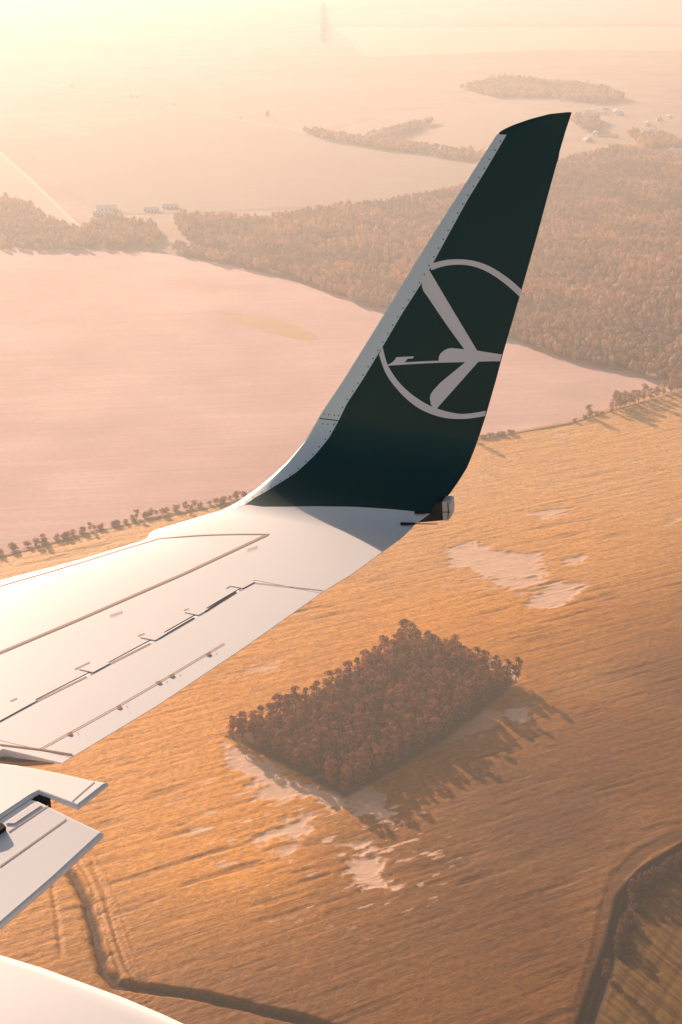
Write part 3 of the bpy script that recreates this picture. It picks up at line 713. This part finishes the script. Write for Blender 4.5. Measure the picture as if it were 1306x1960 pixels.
# aileron, its nose dropping below the fixed skin
def ail_up(u, s):
    base = up_off(u, s); d = (u-stp(s)); g_ = np.maximum(hin(s)-stp(s), .004)
    return base-.0035*np.clip(1-d/g_, 0, 1)**1.5-.0005
S = np.linspace(s_in+gap, s_out-gap, 60)
v, f = loft(S, stp(S)+.004, TE(S)-.0, 40, False, ail_up)
ail = wl('aileron', v, f, M['wingpaint'])
# covers over the hinge fittings
for (a, b) in (((452, 1124), (486, 1113)), ((381, 1166), (371, 1172)), ((297, 1212), (283, 1219)), ((198, 1267), (163, 1284)), ((56, 1338), (-30, 1380))):
    sa, sb = us(*a)[1], us(*b)[1]; lo_, hi_ = min(sa, sb), max(sa, sb)
    if hi_-lo_ < .05: lo_ -= .02; hi_ += .02
    Sx = np.linspace(lo_, hi_, 6); v = []; n = 6
    for off in (.0025, -.012):
        for s in Sx:
            u = np.linspace(float(stp(s))-.055, float(hin(s))+.004, n); v += list(P3(u, np.full(n, s), up_off(u, np.full(n, s))+off))
    f = []; k = 6*n
    for i in range(5):
        for j in range(n-1): f += [(i*n+j, i*n+j+1, (i+1)*n+j+1, (i+1)*n+j), (k+i*n+j, k+(i+1)*n+j, k+(i+1)*n+j+1, k+i*n+j+1)]
    for i in range(5): f += [(i*n, (i+1)*n, k+(i+1)*n, k+i*n), (i*n+n-1, k+i*n+n-1, k+(i+1)*n+n-1, (i+1)*n+n-1)]
    for j in range(n-1): f += [(j, k+j, k+j+1, j+1), (5*n+j, 5*n+j+1, k+5*n+j+1, k+5*n+j)]
    wl('hinge_cover', v, f, M['wingpaint'])

# decals and seams: outlines in photo pixels laid on the skin
def on_skin(pts, lift=.0018, name='seam', mat='seam', parent=None, cuts=None):
    U = [us(*p, lift) for p in pts]; bm = bmesh.new(); vs = [bm.verts.new((u, s, 0)) for u, s in U]; fc = bm.faces.new(vs)
    bmesh.ops.triangulate(bm, faces=[fc])
    for _ in range(7):
        es = [e for e in bm.edges if e.calc_length() > .035]
        if not es: break
        bmesh.ops.subdivide_edges(bm, edges=es, cuts=1); bmesh.ops.triangulate(bm, faces=bm.faces[:])
    bm.verts.ensure_lookup_table(); q = np.array([x.co[:] for x in bm.verts]); f = np.array([[y.index for y in x.verts] for x in bm.faces]); bm.free()
    v = P3(q[:, 0], q[:, 1], up_off(q[:, 0], q[:, 1])+lift)
    return wl(name, v, f, M[mat], parent)
def strip_on(pts, width, name='panel_seam', mat='seam', lift=.0015, parent=None, taper=None):
    U = [us(*p, lift) for p in pts]; L = []
    for a, b in zip(U[:-1], U[1:]):
        n = max(1, int(math.hypot(b[0]-a[0], b[1]-a[1])/.05)); L += [(a[0]+(b[0]-a[0])*i/n, a[1]+(b[1]-a[1])*i/n) for i in range(n)]
    L.append(U[-1]); L = np.array(L); d = np.gradient(L, axis=0); d /= np.linalg.norm(d, axis=1)[:, None]+1e-9; nrm = np.stack([-d[:, 1], d[:, 0]], 1)*width/2
    A, B = L+nrm, L-nrm; v = np.empty((2*len(L), 3)); v[0::2] = P3(A[:, 0], A[:, 1], up_off(A[:, 0], A[:, 1])+lift); v[1::2] = P3(B[:, 0], B[:, 1], up_off(B[:, 0], B[:, 1])+lift)
    f = np.array([(2*i, 2*i+1, 2*i+3, 2*i+2) for i in range(len(L)-1)]); return wl(name, v, f, M[mat], parent)
strip_on([(516, 1022.5), (460, 1022.3), (409, 1023.5), (350, 1027), (303, 1031), (250, 1047), (202, 1062), (101, 1093), (0, 1122), (-200, 1180)], .010)
strip_on([(512, 1023), (354, 1097), (152, 1185), (0, 1249), (-200, 1330)], .021, mat='sealant')
strip_on([(485, 1115), (540, 1121.5), (618, 1130)], .006, mat='seam')
strip_on([(0, 1425), (76, 1434), (139, 1444)], .011)
strip_on([(429.5, 1231), (303, 1306), (222, 1353.5), (76, 1434)], .0055, name='tab_seam', parent=ail, mat='seam')
strip_on([(452, 1132.5), (391, 1170.8)], .012, name='hinge_shade', mat='dark'); strip_on([(372, 1182), (304, 1221.5)], .010, name='hinge_shade', mat='dark'); strip_on([(288, 1230.5), (203, 1273.5)], .008, name='hinge_shade', mat='seam'); strip_on([(166, 1294), (68, 1342.5)], .008, name='hinge_shade', mat='seam')  # strips on the skin, painted as the shade along the aileron's front edge
strip_on([(0, 1379.5), (66, 1344)], .007, name='hinge_seam'); strip_on([(172, 1290.5), (202, 1274.5)], .007, name='hinge_seam'); strip_on([(457, 1130), (486, 1115)], .007, name='hinge_seam')
for a, b in (((433, 1126), (442, 1121)), ((352, 1168), (362, 1164.5)), ((264, 1217), (277, 1212)), ((143, 1281), (172, 1267)), ((20, 1342), (33, 1336))): strip_on([a, b], .006, name='cover_mark')
for x, y in ((399, 1252), (329, 1293), (304, 1306), (228, 1353), (134, 1404)):
    on_skin([(x-7, y), (x+3, y-4), (x+6, y), (x+1, y+3)], .003, 'tab_hinge', 'seam', ail)
    strip_on([(x+14, y-1), (x+17, y-1)], .006, name='fastener', parent=ail)
# worn, unreadable stencils beside the walkway line
for x, y, n in ((474, 1053, 4), (211, 1179, 5)):
    for i in range(n):
        strip_on([(x+i*5, y-i*1.5), (x+i*5+3, y-i*1.5-4)], .004, name='stencil_mark', mat='sealant')
    strip_on([(x, y+3), (x+n*5, y+1-n*1.5)], .003, name='stencil_mark', mat='sealant')

# winglet
S = np.concatenate([np.linspace(0.0, 1.2, 60), np.linspace(1.22, STIP-.2, 60), STIP-.2*np.linspace(1, 0, 26)**2])
v, f = loft(S, LE(S), TE(S), 44, True, None, None, (False, True))
wlt = wl('winglet', v, f, None)
bound = [(300, 1010), (400, 984), (450, 969), (476, 966), (500, 970), (546, 970), (603, 969), (680, 970), (749, 974.5), (823, 982), (900, 990)]
def proj(v):
    q = np.asarray(v)-CAMP; fw = np.array([0, math.cos(PITCH), -math.sin(PITCH)]); upv = np.array([0, math.sin(PITCH), math.cos(PITCH)])
    z = q@fw; return 653+F*q[:, 0]/z, 980-F*(q@upv)/z
# paint line on the winglet root: stored as a signed distance in (u, s) space
Bus = np.array([us(*p) for p in bound]); Bus = Bus[np.argsort(Bus[:, 0])]
nU = 44; uu = []; ss = []
xx = .5*(1-np.cos(np.linspace(0, math.pi, nU)))
for s in S:
    u = LE(s)+(TE(s)-LE(s))*xx; uu += list(u)+list(u[::-1]); ss += [s]*(2*nU)
uu, ss = np.array(uu), np.array(ss); attr(wlt.data, 'paint', ss-np.interp(uu, Bus[:, 0], Bus[:, 1]))
print('paint line', np.round(Bus, 2).tolist())
g = NG('winglet_paint'); n = g.noise(g.pos(), 2.2, 5); step = g.math('GREATER_THAN', g.at('paint'), 0.0)
col = g.mix(step, (.88, .86, .84), (.001, .036, .031))
M['wingletpaint'] = g.pbr(col, g.math('ADD', .30, g.math('MULTIPLY', n, .1)), .35, None, 0, .3)
wlt.data.materials.append(M['wingletpaint'])
# bare metal leading edge wrapped round the nose
ST_PX = [(450, 976), (488, 953), (527, 930), (569, 903), (603, 871), (630, 838), (646, 810), (664, 773), (695, 726), (733, 663), (770, 600), (808, 541), (830, 502), (862, 443), (895, 383), (930, 326), (970, 258)]
STp = np.array([us(*p) for p in ST_PX]); STp = STp[np.argsort(STp[:, 1])]
s0, s1 = STp[0, 1], STp[-1, 1]
s1 = min(STp[-1, 1], s1)
jx, jy = us(630, 803)
def metal_strip(sa, sb, name):
    SS = np.linspace(sa, sb, 80); n = 16; rows = []
    for s in SS:
        e = np.interp(s, STp[:, 1], STp[:, 0]); a = LE(s); x = np.linspace(0, 1, n)**2
        u = a+(e-a)*x; up = P3(u[::-1], np.full(n, s), up_off(u[::-1], np.full(n, s))+.002*(1-.6*x[::-1])); lo = P3(u, np.full(n, s), low_off(u, np.full(n, s))-.003)
        up[-1] -= AA*.003; lo[0] -= AA*.003; rows.append(np.concatenate([up, lo]))
    m = 2*n; v = np.array(rows).reshape(-1, 3); f = np.array([(i*m+j, i*m+j+1, (i+1)*m+j+1, (i+1)*m+j) for i in range(len(SS)-1) for j in range(m-1)])
    return wl(name, v, f[:, ::-1], M['metal'], wlt)
metal_strip(s0, jy-.003, 'leading_edge_strip'); le2 = metal_strip(jy+.003, s1, 'leading_edge_strip')
rv, rf = [], []
def rivet(u, s, r=.0042):
    k = len(rv); c = P3(np.array([u]), np.array([s]), up_off(np.array([u]), np.array([s]))+.0035)[0]
    _, _, nb, nw = sheet_pt(s); N = nb*BB+nw*NN; t = np.cross(N, AA)
    for i in range(8): a = i*math.pi/4; rv.append(c+r*(math.cos(a)*AA+math.sin(a)*t))
    rf.append(tuple(range(k, k+8)))
for s in np.arange(s0+.05, s1-.03, .052):
    e = float(np.interp(s, STp[:, 1], STp[:, 0])); rivet(e-.014, s)
for ds in (-.03, .03):
    for k in (.25, .5, .78):
        e = float(np.interp(jy, STp[:, 1], STp[:, 0])); a = float(LE(jy)); rivet(a+(e-a)*k, jy+ds)
wl('rivet_row', rv, rf, M['rivet'], wlt)
# emblem: ring and crane
def z1(p): return (650+p[0]/2.612, 180+p[1]/2.612)
def z2(p): return (450+p[0]/2.612, 600+p[1]/2.612)
def z6(p): return (800+p[0]/2.581, 150+p[1]/2.581)
LOGO = .0022
def smoothl(pts, n=5):
    P = [Vector(p) for p in pts]; out = []
    for i in range(len(P)-1):
        a, b, c, d = P[max(i-1, 0)], P[i], P[i+1], P[min(i+2, len(P)-1)]
        for k in range(n):
            t = k/n; out.append(tuple(.5*((2*b)+(-a+c)*t+(2*a-5*b+4*c-d)*t*t+(-a+3*b-3*c+d)*t**3)))
    out.append(tuple(P[-1])); return out
up_o = smoothl([z1(p) for p in ((452, 850), (525, 831), (600, 826), (680, 836), (760, 866), (850, 925), (910, 978))])
up_i = smoothl([z1(p) for p in ((458, 881), (525, 860), (600, 853), (670, 862), (745, 892), (830, 950), (902, 1014))])
lo_o = smoothl([z2(p) for p in ((720, 206), (760, 310), (840, 410), (930, 480), (1040, 520), (1150, 527), (1249, 513))])
lo_i = smoothl([z2(p) for p in ((738, 166), (765, 260), (830, 355), (920, 430), (1010, 475), (1130, 502), (1255, 487))])
def band(a, b, name):
    n = min(len(a), len(b)); A = np.array([us(*p, LOGO) for p in a[:n]]); B = np.array([us(*p, LOGO) for p in b[:n]]); k = 5; v = []
    for i in range(n):
        for j in range(k): q = A[i]+(B[i]-A[i])*j/(k-1); v.append(P3(q[0:1], q[1:2], up_off(q[0:1], q[1:2])+LOGO)[0])
    f = np.array([(i*k+j, i*k+j+1, (i+1)*k+j+1, (i+1)*k+j) for i in range(n-1) for j in range(k-1)]); return wl(name, v, f, M['emblem'], wlt)
band(up_o, up_i, 'emblem_ring'); band(lo_o, lo_i, 'emblem_ring')
LOGO2 = .0026
crane = [z1((450, 882))]+[z1((690, 1285))]+[(914, 671), (938, 675), (961, 678.5), (957.5, 691.5), (940, 691.5), (916, 692.4), (835, 783.5), (831, 782), (825, 774), (823, 762), (825, 754), (829, 748), (842.6, 733), (868, 712), (891, 693.2),
         (840, 694.3), (790, 696.8), (743, 700), (743, 698), (751, 693.5), (756, 689), (759, 683.6), (792.8, 682), (790.5, 686), (780.5, 686.5), (775.2, 693.5), (808, 691.6), (840, 690.4), (840.2, 683), (844, 676), (850, 671), (857, 667.5), (864, 666), (876, 667.3), (889, 668.5),
         z1((540, 1160)), z1((440, 1012)), z1((420, 985)), z1((412, 960)), z1((412, 935)), z1((420, 905)), z1((432, 890))]
on_skin(crane, LOGO2, 'emblem_crane', 'emblem', wlt)

# tail light fairing at the winglet root trailing edge: a thin upright pod
ub, sb_ = us(835, 985); bpos = float(sheet_pt(np.array(sb_))[0])
def on_b(px, py, b):
    d = ray(px, py); c = local(CAMP); dl = np.array([d@AA, d@BB, d@NN]); t = (b-c[1])/dl[1]; return c+t*dl
def pod(pts, b0, b1, name, mat, parent):
    A = [on_b(x, y, b0) for x, y in pts]; v = []
    for bb in (b0, b1):
        for q in A: v.append(ORG+q[0]*AA+bb*BB+q[2]*NN)
    n = len(A); f = [tuple(range(n)), tuple(range(2*n-1, n-1, -1))]+[(i, n+i, n+(i+1) % n, (i+1) % n) for i in range(n)]
    o = wl(name, v, f, M[mat], parent, False); bm = bmesh.new(); bm.from_mesh(o.data); bmesh.ops.recalc_face_normals(bm, faces=bm.faces[:]); bm.to_mesh(o.data); bm.free(); return o
pd = pod([(795, 1001), (823, 983), (836, 962), (847, 961), (848, 996)], bpos+.02, bpos+.10, 'tail_light_fairing', 'navy', wing)
pod([(846.5, 961), (858, 960), (862, 963), (863, 980), (862, 992), (858, 996), (848.5, 996.5)], bpos+.015, bpos+.105, 'tail_light_cover', 'lamp', pd)
pod([(848, 980), (862, 980), (862, 981), (848, 981)], bpos+.012, bpos+.016, 'cover_seam', 'dark', pd)
pod([(856.5, 962), (857.5, 963), (859, 980), (857.8, 993), (856.8, 993), (857.8, 980)], bpos+.011, bpos+.0155, 'cover_seam', 'dark', pd)
# static wicks
def wick(a, b, c):
    pa, pb, pc = [np.array(us(*p, .012)) for p in (a, b, c)]
    w_ = lambda q, o: P3(q[0:1], q[1:2], up_off(q[0:1], q[1:2])+o)[0]
    v, f = tube([(w_(pa, .008), .010, w_(pb, .012), .007), (w_(pb, .012), .0035, w_(pc, .012), .0025)], 8); wl('static_wick', v, f, M['dark'])
wick((767, 1001.5), (795, 1002.5), (838, 1003)); wick((794, 980), (815, 981.5), (832, 983))

# ------------------------------------------------------------------ flaps, lowered behind the wing
te_dir = P3(TE(np.array([s_in])), np.array([s_in]), 0)[0]-P3(TE(np.array([s_out])), np.array([s_out]), 0)[0]; te_dir /= np.linalg.norm(te_dir)
def on_plane(px, py, p0, n):
    d = ray(px, py); t = ((p0-CAMP)@n)/(d@n); return CAMP+d*t
def flap_plane(px, py, w0, theta):
    d = ray(px, py); q = CAMP+d*((HW-w0)/(-d@NN)); down = math.cos(theta)*AA-math.sin(theta)*NN; n = np.cross(down, te_dir); n /= np.linalg.norm(n)
    return q, (n if n@NN > 0 else -n)
def slab(pts, pl, th, name, mat, parent=None, bev=.012):
    p0, n = pl; T = [on_plane(x, y, p0, n) for x, y in pts]; k = len(T); bm = bmesh.new()
    a = [bm.verts.new(q-ORG) for q in T]; b = [bm.verts.new(q-ORG-n*th) for q in T]
    top = bm.faces.new(a); bm.faces.new(b[::-1])
    for i in range(k): bm.faces.new((a[i], b[i], b[(i+1) % k], a[(i+1) % k]))
    bmesh.ops.recalc_face_normals(bm, faces=bm.faces[:])
    if bev: bmesh.ops.bevel(bm, geom=list(top.edges), offset=bev, segments=3, affect='EDGES', profile=.5)
    me = bpy.data.meshes.new(name); bm.to_mesh(me); bm.free(); return link(name, me, M[mat], parent or wing)
def z8(p): return (p[0]/5.4417, 1440+p[1]/5.4417)
pl1 = flap_plane(100, 1480, .03, rad(2))
slab([(-200, 1455)]+[z8(p) for p in ((0, 105), (170, 125), (400, 165), (640, 212), (950, 283), (1130, 312), (815, 560), (530, 452), (410, 408), (335, 445), (0, 668))]+[(-200, 1690)], pl1, .02, 'outboard_flap', 'flappaint')
pl2 = flap_plane(120, 1570, .0, rad(5))
f2 = slab([(-200, 1700)]+[z8(p) for p in ((0, 690), (320, 480), (400, 500), (480, 540), (680, 640), (1080, 832), (560, 1310))]+[(0, 1770), (-200, 1905)], pl2, .028, 'aft_flap', 'flappaint')
pr = (pl2[0]+pl2[1]*.02, pl2[1])
slab([z8(p) for p in ((320, 462), (375, 425), (420, 412), (525, 452), (528, 482), (500, 496), (400, 490))], flap_plane(75, 1525, .012, rad(2)), .06, 'cavity_shade', 'dark', None, .002)  # solid dark slab, coloured as the shade inside the track opening
slab([(-30, 1582)]+[z8(p) for p in ((0, 730), (35, 738), (65, 772), (0, 820))]+[(-30, 1600)], pr, .02, 'cavity_shade', 'dark', None, .003)  # second opening, its inner shade likewise a dark slab
slab([z8(p) for p in ((60, 735), (350, 545), (440, 545), (150, 738))], (pl2[0]+pl2[1]*.004, pl2[1]), .003, 'flap_panel', 'flappaint', f2, .0)
slab([z8(p) for p in ((90, 822), (500, 548), (506, 551), (96, 828))], (pl2[0]+pl2[1]*.002, pl2[1]), .001, 'flap_seam', 'sealant', f2, .0)
slab([z8(p) for p in ((0, 1180), (690, 690), (694, 696), (0, 1190))], (pl2[0]+pl2[1]*.002, pl2[1]), .001, 'flap_seam', 'sealant', f2, .0)
slab([z8(p) for p in ((750, 505), (985, 300), (989, 303), (754, 509))], (pl1[0]+pl1[1]*.002, pl1[1]), .001, 'flap_seam', 'sealant', None, .0)
# strut / seal at the aileron's inboard end
slab([(-40, 1444), (0, 1447), (38, 1450.5), (80, 1454), (105, 1453.5), (100, 1456), (38, 1460), (0, 1456), (-40, 1452)], flap_plane(50, 1454, -.02, rad(0)), .02, 'flap_seal', 'sealant', None, .002)
# inboard flap with a rounded outer end
pl3 = flap_plane(150, 1880, -.05, rad(4))
E1 = [(-260, 1735), (0, 1809), (84, 1834.6), (162, 1863), (236, 1890), (313, 1922), (396, 1960), (560, 2050), (420, 2250), (-260, 2250)]
o = slab(E1, pl3, .16, 'inboard_flap', 'flappaint', None, .075)
for p_ in o.data.polygons: p_.use_smooth = True

# ------------------------------------------------------------------ haze
v, f = boxv(-14500, 14500, -14500, 14500, -7, 556)
me = bpy.data.meshes.new('haze'); me.from_pydata(v, [], f)
hm = bpy.data.materials.new('haze'); hm.use_nodes = True; hm.node_tree.nodes.clear()
ho = hm.node_tree.nodes.new('ShaderNodeOutputMaterial'); hv = hm.node_tree.nodes.new('ShaderNodeVolumePrincipled')
hv.inputs['Color'].default_value = (*HAZE_COL, 1); hv.inputs['Density'].default_value = HAZE_DENSITY; hv.inputs['Anisotropy'].default_value = HAZE_G
hm.node_tree.links.new(hv.outputs[0], ho.inputs['Volume'])
hz = link('haze', me, hm); tag(hz, kind='stuff'); hz['label'] = 'pale warm haze filling the air over the fields'
